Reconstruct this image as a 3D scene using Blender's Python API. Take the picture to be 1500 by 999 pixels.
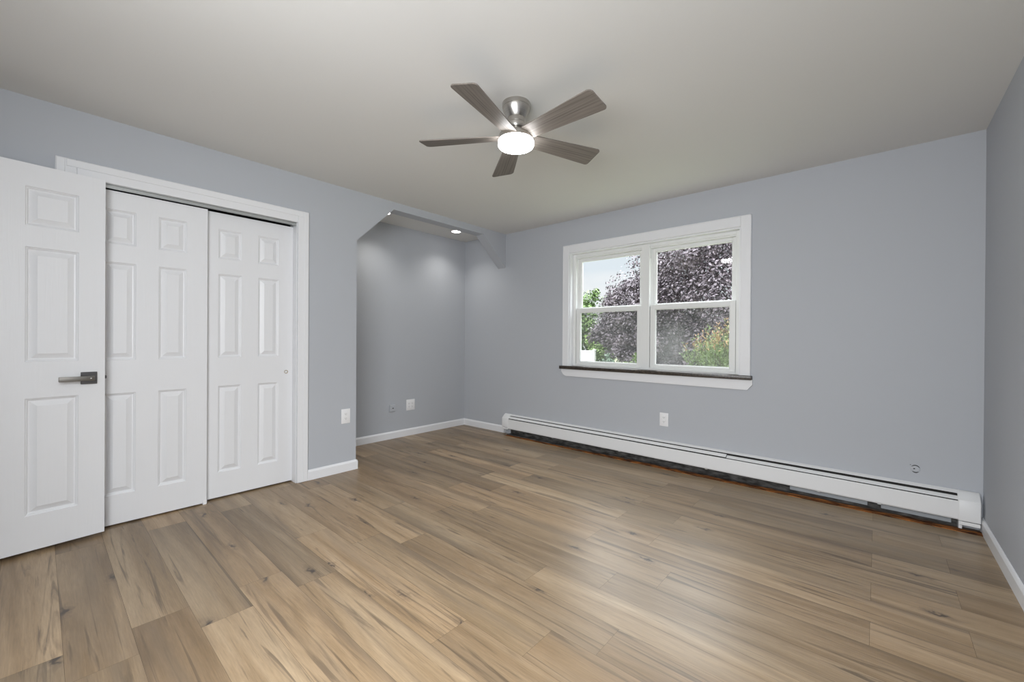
import bpy, bmesh, math, random
from mathutils import Vector, Matrix

for _o in list(bpy.data.objects):
    bpy.data.objects.remove(_o)
SC = bpy.context.scene
COL = SC.collection
PI = math.pi

# ------------------------------------------------------------------ camera
CAM = dict(x=3.4471, y=-3.7958, z=1.1432, yaw=.7212, pitch=-.0027, roll=.0064, f=609.67)
cam_data = bpy.data.cameras.new('camera')
cam_data.sensor_width = 36.0
cam_data.sensor_fit = 'HORIZONTAL'
cam_data.lens = CAM['f'] * 36.0 / 1500.0
cam_data.clip_start = .02
cam_data.clip_end = 300
cam = bpy.data.objects.new('camera', cam_data)
COL.objects.link(cam)
_fw = Vector((-math.sin(CAM['yaw']), math.cos(CAM['yaw']), 0))
_rt = Vector((math.cos(CAM['yaw']), math.sin(CAM['yaw']), 0))
_up = Vector((0, 0, 1))
_f2 = _fw * math.cos(CAM['pitch']) + _up * math.sin(CAM['pitch'])
_u2 = _up * math.cos(CAM['pitch']) - _fw * math.sin(CAM['pitch'])
_r3 = _rt * math.cos(CAM['roll']) + _u2 * math.sin(CAM['roll'])
_u3 = _u2 * math.cos(CAM['roll']) - _rt * math.sin(CAM['roll'])
_m = Matrix((_r3, _u3, -_f2)).transposed().to_4x4()
_m.translation = Vector((CAM['x'], CAM['y'], CAM['z']))
cam.matrix_world = _m
SC.camera = cam

# ------------------------------------------------------------------ view, world, lights
SC.view_settings.view_transform = 'Standard'
SC.view_settings.look = 'None'
SC.view_settings.gamma = 1.0
SC.view_settings.use_curve_mapping = False
SC.view_settings.exposure = 0.0
SC.cycles.use_denoising = True
SC.cycles.max_bounces = 10
SC.cycles.diffuse_bounces = 6
SC.cycles.transparent_max_bounces = 24
SC.cycles.sample_clamp_indirect = 6.0

SKY_STRENGTH = 1.0
ZENITH = 12.5
FAN_EMIT = 22.0
DOWNLIGHT_W = 19.0
REAR_FILL_W = 96.0

world = bpy.data.worlds.new('sky')
SC.world = world
world.use_nodes = True
wn, wl = world.node_tree.nodes, world.node_tree.links
wn.clear()
w_out = wn.new('ShaderNodeOutputWorld')
w_bg = wn.new('ShaderNodeBackground')
w_bg.inputs['Strength'].default_value = SKY_STRENGTH
w_tc = wn.new('ShaderNodeTexCoord')
w_map = wn.new('ShaderNodeMapping')
w_map.inputs['Scale'].default_value = (2.2, 2.2, 5.0)
w_no = wn.new('ShaderNodeTexNoise')
w_no.inputs['Scale'].default_value = 1.6
w_no.inputs['Detail'].default_value = 4
w_rp = wn.new('ShaderNodeValToRGB')
w_rp.color_ramp.elements[0].position = .36
w_rp.color_ramp.elements[0].color = (.80, .88, .94, 1)
w_rp.color_ramp.elements[1].position = .6
w_rp.color_ramp.elements[1].color = (.97, .985, 1.0, 1)
wl.new(w_tc.outputs['Generated'], w_map.inputs['Vector'])
wl.new(w_map.outputs['Vector'], w_no.inputs['Vector'])
wl.new(w_no.outputs['Fac'], w_rp.inputs['Fac'])
# overcast sky: brighter towards the zenith
w_sep = wn.new('ShaderNodeSeparateXYZ')
wl.new(w_tc.outputs['Generated'], w_sep.inputs['Vector'])
w_el = wn.new('ShaderNodeMapRange')
w_el.interpolation_type = 'SMOOTHSTEP'
w_el.inputs['From Min'].default_value = .20
w_el.inputs['From Max'].default_value = .62
w_el.inputs['To Min'].default_value = 1.0
w_el.inputs['To Max'].default_value = ZENITH
wl.new(w_sep.outputs['Z'], w_el.inputs['Value'])
w_mul = wn.new('ShaderNodeVectorMath')
w_mul.operation = 'SCALE'
wl.new(w_rp.outputs['Color'], w_mul.inputs[0])
wl.new(w_el.outputs['Result'], w_mul.inputs['Scale'])
wl.new(w_mul.outputs['Vector'], w_bg.inputs['Color'])
wl.new(w_bg.outputs['Background'], w_out.inputs['Surface'])

H = 2.44            # ceiling
W = 3.934           # right wall
REAR = -4.38        # wall behind the camera
YA = -1.949         # near end of the alcove
AD = .739           # alcove depth behind the left wall plane
ZAL = 2.455         # alcove ceiling

# added fill lamp in an invented opening of the unseen rear wall
_l = bpy.data.lights.new('added_rear_fill', 'AREA')
_l.shape = 'RECTANGLE'
_l.size, _l.size_y = 1.5, 1.2
_l.energy = REAR_FILL_W
_l.color = (.95, .975, 1.0)
_lo = bpy.data.objects.new('added_rear_fill', _l)
COL.objects.link(_lo)
_lo.location = (2.98, REAR - .02, 1.55)
_lo.rotation_euler = (math.radians(90 - 25), 0, math.radians(34))

# sampling portals for the sky in the window and the added rear opening
for _n, _x, _y, _sx, _sy, _z, _rz in (('window_portal', 1.768, .17, 1.66, 1.22, 1.46, PI), ('added_rear_opening_portal', 2.98, REAR - .1, 1.5, 1.2, 1.55, 0)):
    _p = bpy.data.lights.new(_n, 'AREA')
    _p.shape = 'RECTANGLE'
    _p.size, _p.size_y = _sx, _sy
    _p.cycles.is_portal = True
    _po = bpy.data.objects.new(_n, _p)
    COL.objects.link(_po)
    _po.location = (_x, _y, _z)
    _po.rotation_euler = (PI / 2, 0, _rz)

# ------------------------------------------------------------------ helpers
def material(name, color, rough=.5, metal=0.0, spec=.5, bump=None, coat=0.0):
    m = bpy.data.materials.new(name)
    m.use_nodes = True
    b = m.node_tree.nodes['Principled BSDF']
    b.inputs['Base Color'].default_value = (*color, 1)
    b.inputs['Roughness'].default_value = rough
    b.inputs['Metallic'].default_value = metal
    b.inputs['Specular IOR Level'].default_value = spec
    b.inputs['Coat Weight'].default_value = coat
    if bump:
        nt = m.node_tree
        tc = nt.nodes.new('ShaderNodeTexCoord')
        mp = nt.nodes.new('ShaderNodeMapping')
        mp.inputs['Scale'].default_value = bump[0]
        no = nt.nodes.new('ShaderNodeTexNoise')
        no.inputs['Scale'].default_value = 1.0
        no.inputs['Detail'].default_value = 5
        no.inputs['Distortion'].default_value = bump[2] if len(bump) > 2 else 0
        bp = nt.nodes.new('ShaderNodeBump')
        bp.inputs['Strength'].default_value = bump[1]
        bp.inputs['Distance'].default_value = .002
        nt.links.new(tc.outputs['Object'], mp.inputs['Vector'])
        nt.links.new(mp.outputs['Vector'], no.inputs['Vector'])
        nt.links.new(no.outputs['Fac'], bp.inputs['Height'])
        nt.links.new(bp.outputs['Normal'], b.inputs['Normal'])
    return m


def noise_color(m, scale, c0, c1, p0=.4, p1=.6, detail=4, dist=0.0):
    nt = m.node_tree
    b = nt.nodes['Principled BSDF']
    tc = nt.nodes.new('ShaderNodeTexCoord')
    mp = nt.nodes.new('ShaderNodeMapping')
    mp.inputs['Scale'].default_value = scale
    no = nt.nodes.new('ShaderNodeTexNoise')
    no.inputs['Scale'].default_value = 1.0
    no.inputs['Detail'].default_value = detail
    no.inputs['Distortion'].default_value = dist
    rp = nt.nodes.new('ShaderNodeValToRGB')
    rp.color_ramp.elements[0].position = p0
    rp.color_ramp.elements[0].color = (*c0, 1)
    rp.color_ramp.elements[1].position = p1
    rp.color_ramp.elements[1].color = (*c1, 1)
    nt.links.new(tc.outputs['Object'], mp.inputs['Vector'])
    nt.links.new(mp.outputs['Vector'], no.inputs['Vector'])
    nt.links.new(no.outputs['Fac'], rp.inputs['Fac'])
    nt.links.new(rp.outputs['Color'], b.inputs['Base Color'])
    return m


def box(bm, x0, x1, y0, y1, z0, z1, bevel=0.0, seg=2):
    r = bmesh.ops.create_cube(bm, size=1.0)
    vs = r['verts']
    for v in vs:
        v.co = Vector(((x0 + x1) / 2 + v.co.x * (x1 - x0), (y0 + y1) / 2 + v.co.y * (y1 - y0), (z0 + z1) / 2 + v.co.z * (z1 - z0)))
    if bevel > 0:
        es = list({e for v in vs for e in v.link_edges})
        bmesh.ops.bevel(bm, geom=es, offset=bevel, segments=seg, affect='EDGES', profile=.5)


def prism(bm, pts, axis, a, b):
    """extrude the 2-D polygon pts along an axis: 'x' uses (y,z), 'y' uses (x,z), 'z' uses (x,y)"""
    def P(p, t):
        if axis == 'x':
            return (t, p[0], p[1])
        if axis == 'y':
            return (p[0], t, p[1])
        return (p[0], p[1], t)
    A = [bm.verts.new(P(p, a)) for p in pts]
    B = [bm.verts.new(P(p, b)) for p in pts]
    n = len(pts)
    bm.faces.new(A)
    bm.faces.new(B[::-1])
    for i in range(n):
        j = (i + 1) % n
        bm.faces.new((A[j], A[i], B[i], B[j]))


def lathe(bm, prof, cx, cy, seg=48, cap_bottom=False, cap_top=False):
    rings = []
    for r, z in prof:
        rings.append([bm.verts.new((cx + r * math.cos(2 * PI * i / seg), cy + r * math.sin(2 * PI * i / seg), z)) for i in range(seg)])
    for k in range(len(rings) - 1):
        for i in range(seg):
            j = (i + 1) % seg
            bm.faces.new((rings[k][i], rings[k][j], rings[k + 1][j], rings[k + 1][i]))
    if cap_bottom:
        bm.faces.new(rings[0][::-1])
    if cap_top:
        bm.faces.new(rings[-1])


def build(name, bm, mat, parent=None, smooth=False, origin=None, fix=True):
    if fix:
        bmesh.ops.recalc_face_normals(bm, faces=bm.faces[:])
    if origin is not None:
        bmesh.ops.translate(bm, verts=bm.verts[:], vec=-Vector(origin))
    me = bpy.data.meshes.new(name)
    bm.to_mesh(me)
    bm.free()
    for mm in (mat if isinstance(mat, (list, tuple)) else [mat]):
        me.materials.append(mm)
    if smooth:
        for p in me.polygons:
            p.use_smooth = True
        me.set_sharp_from_angle(angle=math.radians(smooth if smooth > 1 else 35))
    o = bpy.data.objects.new(name, me)
    COL.objects.link(o)
    if parent is not None:
        o.parent = parent
    if origin is not None:
        o.location = origin
    return o


def tag(o, label, cat=None, group=None, kind=None):
    if label:
        o['label'] = label
    if cat:
        o['category'] = cat
    if group:
        o['group'] = group
    if kind:
        o['kind'] = kind
    return o


def empty(name, loc=(0, 0, 0)):
    o = bpy.data.objects.new(name, None)
    o.empty_display_size = .1
    COL.objects.link(o)
    o.location = loc
    return o


def NB():
    return bmesh.new()


# ------------------------------------------------------------------ materials
M_wall = material('grey_wall_paint', (.455, .474, .508), .62, spec=.3, bump=((90, 90, 90), .04))
M_ceil = material('white_ceiling_paint', (.715, .71, .69), .8, spec=.2)
M_trim = material('white_trim_paint', (.77, .777, .795), .35, spec=.45)
M_door = material('white_moulded_door_skin', (.765, .772, .79), .38, spec=.45, bump=((60, 60, 3.2), .34, 1.2))
M_dark = material('dark_closet_interior', (.05, .05, .05), .8)
M_granite = noise_color(material('polished_dark_granite', (.03, .025, .02), .34), (160, 160, 160), (.012, .009, .007), (.11, .085, .065), .42, .68, 3)
M_vinyl = material('white_window_vinyl', (.77, .78, .77), .35)
M_steel = material('galvanised_track_metal', (.5, .52, .52), .35, metal=.8)
M_nickel = noise_color(material('brushed_nickel', (.5, .48, .45), .3, metal=1.0), (3, 3, 400), (.45, .43, .40), (.60, .575, .545), .3, .7, 2)
M_lever = material('satin_nickel_lever', (.21, .20, .185), .5, metal=1.0)
M_leverd = material('dark_nickel_rosette', (.13, .125, .125), .35, metal=1.0)
M_brass = material('brass', (.40, .29, .10), .35, metal=1.0)
M_plate = material('white_outlet_plastic', (.82, .82, .83), .35)
M_slot = material('black_slot', (.015, .015, .015), .6)
M_heater = material('white_enamelled_steel', (.76, .765, .77), .4, spec=.4)
M_rust = noise_color(material('bare_orange_plywood', (.3, .12, .03), .85, spec=.1), (11, 90, 40), (.035, .015, .009), (.36, .135, .038), .42, .64, 7)
M_wallplug = material('painted_over_plug', (.455, .474, .508), .6)


def make_blade_mat():
    m = material('weathered_grey_oak_blade', (.2, .17, .15), .5, spec=.35)
    noise_color(m, (3.0, 150, 150), (.115, .100, .086), (.235, .208, .182), .32, .68, 6, .3)
    return m


M_blade = make_blade_mat()


def make_glass(name, dirt=0.0, haze=None):
    m = bpy.data.materials.new(name)
    m.use_nodes = True
    nt = m.node_tree
    nt.nodes.clear()
    out = nt.nodes.new('ShaderNodeOutputMaterial')
    tr = nt.nodes.new('ShaderNodeBsdfTransparent')
    tr.inputs['Color'].default_value = (.96, .97, .97, 1)
    gl = nt.nodes.new('ShaderNodeBsdfGlossy')
    gl.inputs['Roughness'].default_value = .02
    fr = nt.nodes.new('ShaderNodeFresnel')
    fr.inputs['IOR'].default_value = 1.5
    mx = nt.nodes.new('ShaderNodeMixShader')
    nt.links.new(fr.outputs['Fac'], mx.inputs['Fac'])
    nt.links.new(tr.outputs['BSDF'], mx.inputs[1])
    nt.links.new(gl.outputs['BSDF'], mx.inputs[2])
    last = mx
    if haze:
        df = nt.nodes.new('ShaderNodeBsdfTranslucent')
        df.inputs['Color'].default_value = (.85, .87, .86, 1)
        d2 = nt.nodes.new('ShaderNodeBsdfDiffuse')
        d2.inputs['Color'].default_value = (.8, .8, .79, 1)
        ad = nt.nodes.new('ShaderNodeMixShader')
        ad.inputs['Fac'].default_value = .5
        nt.links.new(df.outputs['BSDF'], ad.inputs[1])
        nt.links.new(d2.outputs['BSDF'], ad.inputs[2])
        tc = nt.nodes.new('ShaderNodeTexCoord')
        ms = nt.nodes.new('ShaderNodeVectorMath')
        ms.operation = 'SUBTRACT'
        ms.inputs[1].default_value = haze[0]
        sc = nt.nodes.new('ShaderNodeVectorMath')
        sc.operation = 'DIVIDE'
        sc.inputs[1].default_value = haze[1]
        no = nt.nodes.new('ShaderNodeTexNoise')
        no.inputs['Scale'].default_value = 5
        no.inputs['Detail'].default_value = 4
        ln = nt.nodes.new('ShaderNodeVectorMath')
        ln.operation = 'LENGTH'
        ml = nt.nodes.new('ShaderNodeMath')
        ml.operation = 'MULTIPLY_ADD'
        ml.inputs[1].default_value = .9
        ml.inputs[2].default_value = -.45
        ad2 = nt.nodes.new('ShaderNodeMath')
        ad2.operation = 'ADD'
        rp = nt.nodes.new('ShaderNodeValToRGB')
        rp.color_ramp.elements[0].position = .0
        rp.color_ramp.elements[0].color = (haze[2],) * 3 + (1,)
        rp.color_ramp.elements[1].position = 1.0
        rp.color_ramp.elements[1].color = (dirt,) * 3 + (1,)
        rp.color_ramp.interpolation = 'EASE'
        nt.links.new(tc.outputs['Object'], ms.inputs[0])
        nt.links.new(ms.outputs['Vector'], sc.inputs[0])
        nt.links.new(sc.outputs['Vector'], ln.inputs[0])
        nt.links.new(tc.outputs['Object'], no.inputs['Vector'])
        nt.links.new(no.outputs['Fac'], ml.inputs[0])
        nt.links.new(ln.outputs['Value'], ad2.inputs[0])
        nt.links.new(ml.outputs['Value'], ad2.inputs[1])
        nt.links.new(ad2.outputs['Value'], rp.inputs['Fac'])
        mx2 = nt.nodes.new('ShaderNodeMixShader')
        nt.links.new(rp.outputs['Color'], mx2.inputs['Fac'])
        nt.links.new(last.outputs['Shader'], mx2.inputs[1])
        nt.links.new(ad.outputs['Shader'], mx2.inputs[2])
        last = mx2
    nt.links.new(last.outputs['Shader'], out.inputs['Surface'])
    return m


M_glass = make_glass('window_glass')
M_glass_l = make_glass('dusty_window_glass', .02, ((0, 0, .2), (.5, 1, .5), .04))
M_glass_r = make_glass('smudged_window_glass', .03, ((-.16, 0, -.1), (.26, 1, .30), .17))


def make_screen():
    m = bpy.data.materials.new('insect_screen_mesh')
    m.use_nodes = True
    nt = m.node_tree
    nt.nodes.clear()
    out = nt.nodes.new('ShaderNodeOutputMaterial')
    tr = nt.nodes.new('ShaderNodeBsdfTransparent')
    df = nt.nodes.new('ShaderNodeBsdfDiffuse')
    df.inputs['Color'].default_value = (.10, .10, .10, 1)
    mx = nt.nodes.new('ShaderNodeMixShader')
    mx.inputs['Fac'].default_value = .38
    nt.links.new(tr.outputs['BSDF'], mx.inputs[1])
    nt.links.new(df.outputs['BSDF'], mx.inputs[2])
    nt.links.new(mx.outputs['Shader'], out.inputs['Surface'])
    return m


M_screen = make_screen()


def emit(name, color, strength):
    m = bpy.data.materials.new(name)
    m.use_nodes = True
    nt = m.node_tree
    nt.nodes.clear()
    out = nt.nodes.new('ShaderNodeOutputMaterial')
    e = nt.nodes.new('ShaderNodeEmission')
    e.inputs['Color'].default_value = (*color, 1)
    e.inputs['Strength'].default_value = strength
    nt.links.new(e.outputs['Emission'], out.inputs['Surface'])
    return m


def make_floor_mat():
    m = bpy.data.materials.new('oak_vinyl_plank')
    m.use_nodes = True
    nt = m.node_tree
    N, L = nt.nodes, nt.links
    b = N['Principled BSDF']
    b.inputs['Roughness'].default_value = .36
    b.inputs['Specular IOR Level'].default_value = .5
    uv = N.new('ShaderNodeUVMap')
    uv.uv_map = 'grain'
    at = N.new('ShaderNodeAttribute')
    at.attribute_name = 'tone'

    def noise(scale, detail, dist=0.0, rough=.55):
        mp = N.new('ShaderNodeMapping')
        mp.inputs['Scale'].default_value = scale
        no = N.new('ShaderNodeTexNoise')
        no.noise_dimensions = '2D'
        no.inputs['Scale'].default_value = 1
        no.inputs['Detail'].default_value = detail
        no.inputs['Distortion'].default_value = dist
        no.inputs['Roughness'].default_value = rough
        L.new(uv.outputs['UV'], mp.inputs['Vector'])
        L.new(mp.outputs['Vector'], no.inputs['Vector'])
        return no.outputs['Fac']

    def ramp(fac, stops):
        rp = N.new('ShaderNodeValToRGB')
        while len(rp.color_ramp.elements) < len(stops):
            rp.color_ramp.elements.new(.5)
        for e, (p, c) in zip(rp.color_ramp.elements, stops):
            e.position = p
            e.color = (*c, 1) if len(c) == 3 else c
        L.new(fac, rp.inputs['Fac'])
        return rp.outputs['Color']

    def mix(kind, fac, a, c):
        mx = N.new('ShaderNodeMix')
        mx.data_type = 'RGBA'
        mx.blend_type = kind
        if isinstance(fac, float):
            mx.inputs['Factor'].default_value = fac
        else:
            L.new(fac, mx.inputs['Factor'])
        for s, v in ((6, a), (7, c)):
            if isinstance(v, tuple):
                mx.inputs[s].default_value = (*v, 1)
            else:
                L.new(v, mx.inputs[s])
        return mx.outputs[2]

    base = ramp(noise((.8, 9, 1), 5, .6), [(.28, (.208, .140, .076)), (.50, (.280, .197, .116)), (.72, (.345, .253, .158))])
    fine = ramp(noise((9, 190, 1), 5, 0, .7), [(.3, (.86, .86, .86)), (.7, (1.12, 1.11, 1.10))])
    c = mix('MULTIPLY', 1.0, base, fine)
    # long grey-brown streaks
    st = ramp(noise((.8, 20, 1), 5, 1.6, .6), [(.57, (0, 0, 0)), (.70, (.75, .75, .75))])
    c = mix('MIX', st, c, (.098, .069, .044))
    gs = ramp(noise((.55, 6.5, 1), 4, .8), [(.50, (0, 0, 0)), (.72, (.55, .55, .55))])
    c = mix('MIX', gs, c, (.170, .125, .082))
    # printed dark band along one long edge of many planks
    uv2 = N.new('ShaderNodeUVMap')
    uv2.uv_map = 'plank'
    sp = N.new('ShaderNodeSeparateXYZ')
    L.new(uv2.outputs['UV'], sp.inputs['Vector'])
    wv = N.new('ShaderNodeMath')
    wv.operation = 'MULTIPLY_ADD'
    wv.inputs[1].default_value = .55
    L.new(noise((1.1, 3, 1), 3), wv.inputs[0])
    L.new(sp.outputs['Y'], wv.inputs[2])
    bnd = ramp(wv.outputs['Value'], [(.26, (.50, .50, .50)), (.44, (0, 0, 0))])
    c = mix('MIX', bnd, c, (.115, .082, .054))
    # knots
    mp = N.new('ShaderNodeMapping')
    mp.inputs['Scale'].default_value = (1.9, 7.0, 1)
    vo = N.new('ShaderNodeTexVoronoi')
    vo.voronoi_dimensions = '2D'
    vo.inputs['Scale'].default_value = 1
    wob = N.new('ShaderNodeTexNoise')
    wob.noise_dimensions = '2D'
    wob.inputs['Scale'].default_value = 22
    wob.inputs['Detail'].default_value = 3
    av = N.new('ShaderNodeMix')
    av.data_type = 'VECTOR'
    av.inputs['Factor'].default_value = .06
    L.new(uv.outputs['UV'], wob.inputs['Vector'])
    L.new(uv.outputs['UV'], av.inputs[4])
    L.new(wob.outputs['Color'], av.inputs[5])
    L.new(av.outputs[1], mp.inputs['Vector'])
    L.new(mp.outputs['Vector'], vo.inputs['Vector'])
    kn = ramp(vo.outputs['Distance'], [(.03, (1, 1, 1)), (.07, (.35, .35, .35)), (.17, (0, 0, 0))])
    pick = ramp(vo.outputs['Color'], [(.66, (0, 0, 0)), (.70, (1, 1, 1))])
    kk = mix('MULTIPLY', 1.0, kn, pick)
    c = mix('MIX', kk, c, (.075, .055, .042))
    tn = N.new('ShaderNodeVectorMath')
    tn.operation = 'MULTIPLY'
    L.new(c, tn.inputs[0])
    L.new(at.outputs['Color'], tn.inputs[1])
    L.new(tn.outputs['Vector'], b.inputs['Base Color'])
    bp = N.new('ShaderNodeBump')
    bp.inputs['Strength'].default_value = .12
    bp.inputs['Distance'].default_value = .001
    L.new(noise((4, 130, 1), 4), bp.inputs['Height'])
    L.new(bp.outputs['Normal'], b.inputs['Normal'])
    return m


M_floor = make_floor_mat()
M_seam = material('dark_plank_seam', (.10, .075, .055), .8)  # dark brown base between the planks

# ------------------------------------------------------------------ floor (one mesh: planks laid on a slab)
def make_floor():
    rnd = random.Random(11)
    bm = NB()
    uvl = bm.loops.layers.uv.new('grain')
    tl = bm.loops.layers.float_color.new('tone')
    pl = bm.loops.layers.uv.new('plank')
    P, Y0, LEN = .1825, -3.735, 1.235
    phase = {'A': 1.255, 'B': 1.45, 'C': .96}
    rows = {-1: 'A', 0: 'B', 1: 'A', 2: 'B', 3: 'A', 4: 'B', 5: 'C', 6: 'A', 7: 'B', 8: 'C', 9: 'A', 10: 'B', 11: 'C', 12: 'A', 13: 'C', 14: 'A', 15: 'C', 16: 'A', 17: 'C', 18: 'A', 19: 'C', 20: 'A', -2: 'C', -3: 'A', -4: 'B'}
    # tones seen in the photograph: (row, plank start) -> brightness
    seen = {(1, 1.255): .80, (1, .02): .98, (0, .215): .92, (2, 1.45): 1.1, (2, .215): .86, (3, 1.255): 1.08, (3, .02): .95, (4, .215): .80, (4, 1.45): 1.08,
            (5, .96): 1.16, (5, -.275): 1.14, (6, .02): 1.0, (6, 1.255): 1.02, (7, .215): 1.08, (7, 1.45): .88, (8, .96): .96, (8, -.275): 1.05,
            (10, .215): 1.1, (10, 1.45): .98, (11, .96): 1.12, (11, -.275): .86, (12, 1.255): .98, (12, 2.49): 1.12, (13, .96): 1.2, (13, 2.195): .95,
            (14, 2.49): .98, (13, 3.43): 1.05, (15, 3.43): 1.0, (15, 2.195): .86, (17, 2.195): .84}
    e = .0004
    XMIN, XMAX = -AD - .02, W + .02
    for k, ph in rows.items():
        ya, yb = Y0 + P * k, Y0 + P * (k + 1)
        xs = phase[ph] - 4 * LEN
        while xs < XMAX:
            xe = xs + LEN
            x0, x1 = max(xs, XMIN), min(xe, XMAX)
            yy0, yy1 = max(ya, REAR), min(yb, -.105)
            tone = rnd.uniform(.80, 1.16)
            for (kk, s), t in seen.items():
                if kk == k and abs(s - xs) < .03:
                    tone = t
            hue = rnd.uniform(-.025, .025)
            ou, ov = rnd.uniform(0, 60), rnd.uniform(0, 60)
            flip = rnd.random() < .5
            off = rnd.choice((0, 0, .35))
            for cx0, cx1, cy0, cy1 in ((x0, x1, yy0, yy1), (x0, min(x1, .10), max(ya, -.105), min(yb, 0))):
                if cx1 - cx0 < .01 or cy1 - cy0 < .005:
                    continue
                vs = [bm.verts.new((x, y, 0)) for x, y in ((cx0 + e, cy0 + e), (cx1 - e, cy0 + e), (cx1 - e, cy1 - e), (cx0 + e, cy1 - e))]
                f = bm.faces.new(vs)
                f.material_index = 0
                for lp in f.loops:
                    lp[uvl].uv = (lp.vert.co.x - xs + ou, lp.vert.co.y - ya + ov)
                    pv = (lp.vert.co.y - ya) / P
                    lp[pl].uv = ((lp.vert.co.x - xs) / LEN, (1 - pv if flip else pv) + off)
                    lp[tl] = (tone * (1 + hue), tone, tone * (1 - hue), 1)
            xs = xe
    nf = len(bm.faces)
    box(bm, XMIN, XMAX, REAR - 1.6, .02, -.12, -.0012)
    bm.faces.ensure_lookup_table()
    for f in bm.faces[nf:]:
        f.material_index = 1
    bmesh.ops.recalc_face_normals(bm, faces=bm.faces[nf:])
    for f in bm.faces[:nf]:
        if f.normal.z < 0:
            f.normal_flip()
    o = build('floor', bm, [M_floor, M_seam], fix=False)
    tag(o, 'light brown oak-look plank floor of the empty room', 'floor', kind='structure')


make_floor()

# ------------------------------------------------------------------ ceiling
bm = NB()
box(bm, -.126, W + .1, REAR - .1, .1, H, H + .12)
box(bm, -AD - .12, -.125, YA - .12, .1, ZAL, ZAL + .12)
tag(build('ceiling', bm, M_ceil), 'smooth white painted ceiling above the fan', 'ceiling', kind='structure')

# ------------------------------------------------------------------ walls
TL = .1253
CY0, CY1, CZ = -3.655, -2.447, 2.057      # closet opening
def left_wall():
    bm = NB()
    box(bm, -TL, 0, REAR, CY0, 0, H)
    box(bm, -TL, 0, CY0, CY1, CZ, H)
    box(bm, -TL, 0, CY1, YA, 0, H)
    zb = 2.369
    prism(bm, [(YA, 2.011), (YA, H), (-1.579, H), (-1.579, zb)], 'x', -TL, 0)
    box(bm, -TL, 0, -1.579, -.3865, zb, H)
    prism(bm, [(-.3865, zb), (-.3865, H), (0, H), (0, 2.029)], 'x', -TL, 0)
    return build('wall_left', bm, M_wall)


tag(left_wall(), 'grey wall with the closet opening and the chamfered alcove header', 'wall', kind='structure')

bm = NB()                                      # closet box behind the sliding doors
box(bm, -.75, -.70, CY0 - .1, CY1 + .1, 0, H)
box(bm, -.70, -TL, CY0 - .1, CY0 - .06, 0, H)
box(bm, -.70, -TL, CY1 + .06, CY1 + .1, 0, H)
box(bm, -.75, -TL, CY0 - .1, CY1 + .1, 2.38, H)
tag(build('wall_closet', bm, M_dark), 'dark inside of the closet behind the white sliding doors', 'wall', kind='structure')

bm = NB()                                      # alcove shell
box(bm, -AD - .1, -AD, YA - .1, .02, 0, ZAL + .02)
box(bm, -AD, -TL, YA - .1, YA, 0, ZAL + .02)
tag(build('wall_alcove', bm, M_wall), 'grey rear wall of the alcove washed by two downlights', 'wall', kind='structure')

WX0, WX1, WZ0, WZ1 = .936, 2.600, .833, 2.081   # window opening
bm = NB()
box(bm, -AD - .1, WX0, 0, .16, -.1, ZAL + .02)
box(bm, WX1, W + .1, 0, .16, -.1, ZAL + .02)
box(bm, WX0, WX1, 0, .16, -.1, WZ0)
box(bm, WX0, WX1, 0, .16, WZ1, ZAL + .02)
tag(build('wall_back', bm, M_wall), 'grey wall with the double window above the baseboard heater', 'wall', kind='structure')

bm = NB()
box(bm, W, W + .1, REAR - .1, 0, -.02, H)
tag(build('wall_right', bm, M_wall), 'plain grey wall at the right edge of the room', 'wall', kind='structure')

DX0, DX1 = .17, .95                            # doorway behind the open door; added light opening behind the camera
bm = NB()
box(bm, -TL, DX0, REAR - .1, REAR, 0, H)
box(bm, DX0, DX1, REAR - .1, REAR, 2.06, H)
box(bm, DX1, 2.23, REAR - .1, REAR, 0, H)
box(bm, 2.23, 3.73, REAR - .1, REAR, 0, .95)
box(bm, 2.23, 3.73, REAR - .1, REAR, 2.15, H)
box(bm, 3.73, W, REAR - .1, REAR, 0, H)
# hallway beyond the doorway
box(bm, -.3, 1.6, REAR - 1.6, REAR - 1.5, 0, H)
box(bm, -.3, -.2, REAR - 1.5, REAR - .1, 0, H)
box(bm, 1.5, 1.6, REAR - 1.5, REAR - .1, 0, H)
box(bm, -.3, 1.6, REAR - 1.6, REAR - .1, H, H + .1)
tag(build('wall_rear', bm, M_wall), 'grey wall behind the viewer with the open doorway', 'wall', kind='structure')

# ------------------------------------------------------------------ baseboards
BH, BT = .083, .013
def bb_profile(s=1):
    return [(0, 0), (s * BT, 0), (s * BT, BH - .016), (s * BT * .55, BH - .004), (s * BT * .3, BH), (0, BH)]


def base_x(bm, x, y0, y1, s):                  # along y, on a wall facing s*x
    prism(bm, [(x + a, z) for a, z in bb_profile(s)], 'y', y0, y1)


def base_y(bm, y, x0, x1, s):                  # along x, on a wall facing s*y
    prism(bm, [(y + a, z) for a, z in bb_profile(s)], 'x', x0, x1)


bm = NB()
base_x(bm, 0, -2.364, YA, 1)
base_y(bm, YA, -TL, BT, 1)
tag(build('baseboard_left', bm, M_trim), 'short white baseboard between the closet casing and the alcove', 'baseboard', kind='structure')
bm = NB()
base_x(bm, -AD, YA, 0, 1)
base_y(bm, YA, -AD, -TL, 1)
tag(build('baseboard_alcove', bm, M_trim), 'white baseboard along the rear wall of the alcove', 'baseboard', kind='structure')
bm = NB()
base_y(bm, 0, -AD, .012, -1)
tag(build('baseboard_back', bm, M_trim), 'white baseboard under the window wall left of the heater', 'baseboard', kind='structure')
bm = NB()
base_x(bm, W, REAR, -.005, -1)
tag(build('baseboard_right', bm, M_trim), 'white baseboard along the right wall', 'baseboard', kind='structure')

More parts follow.
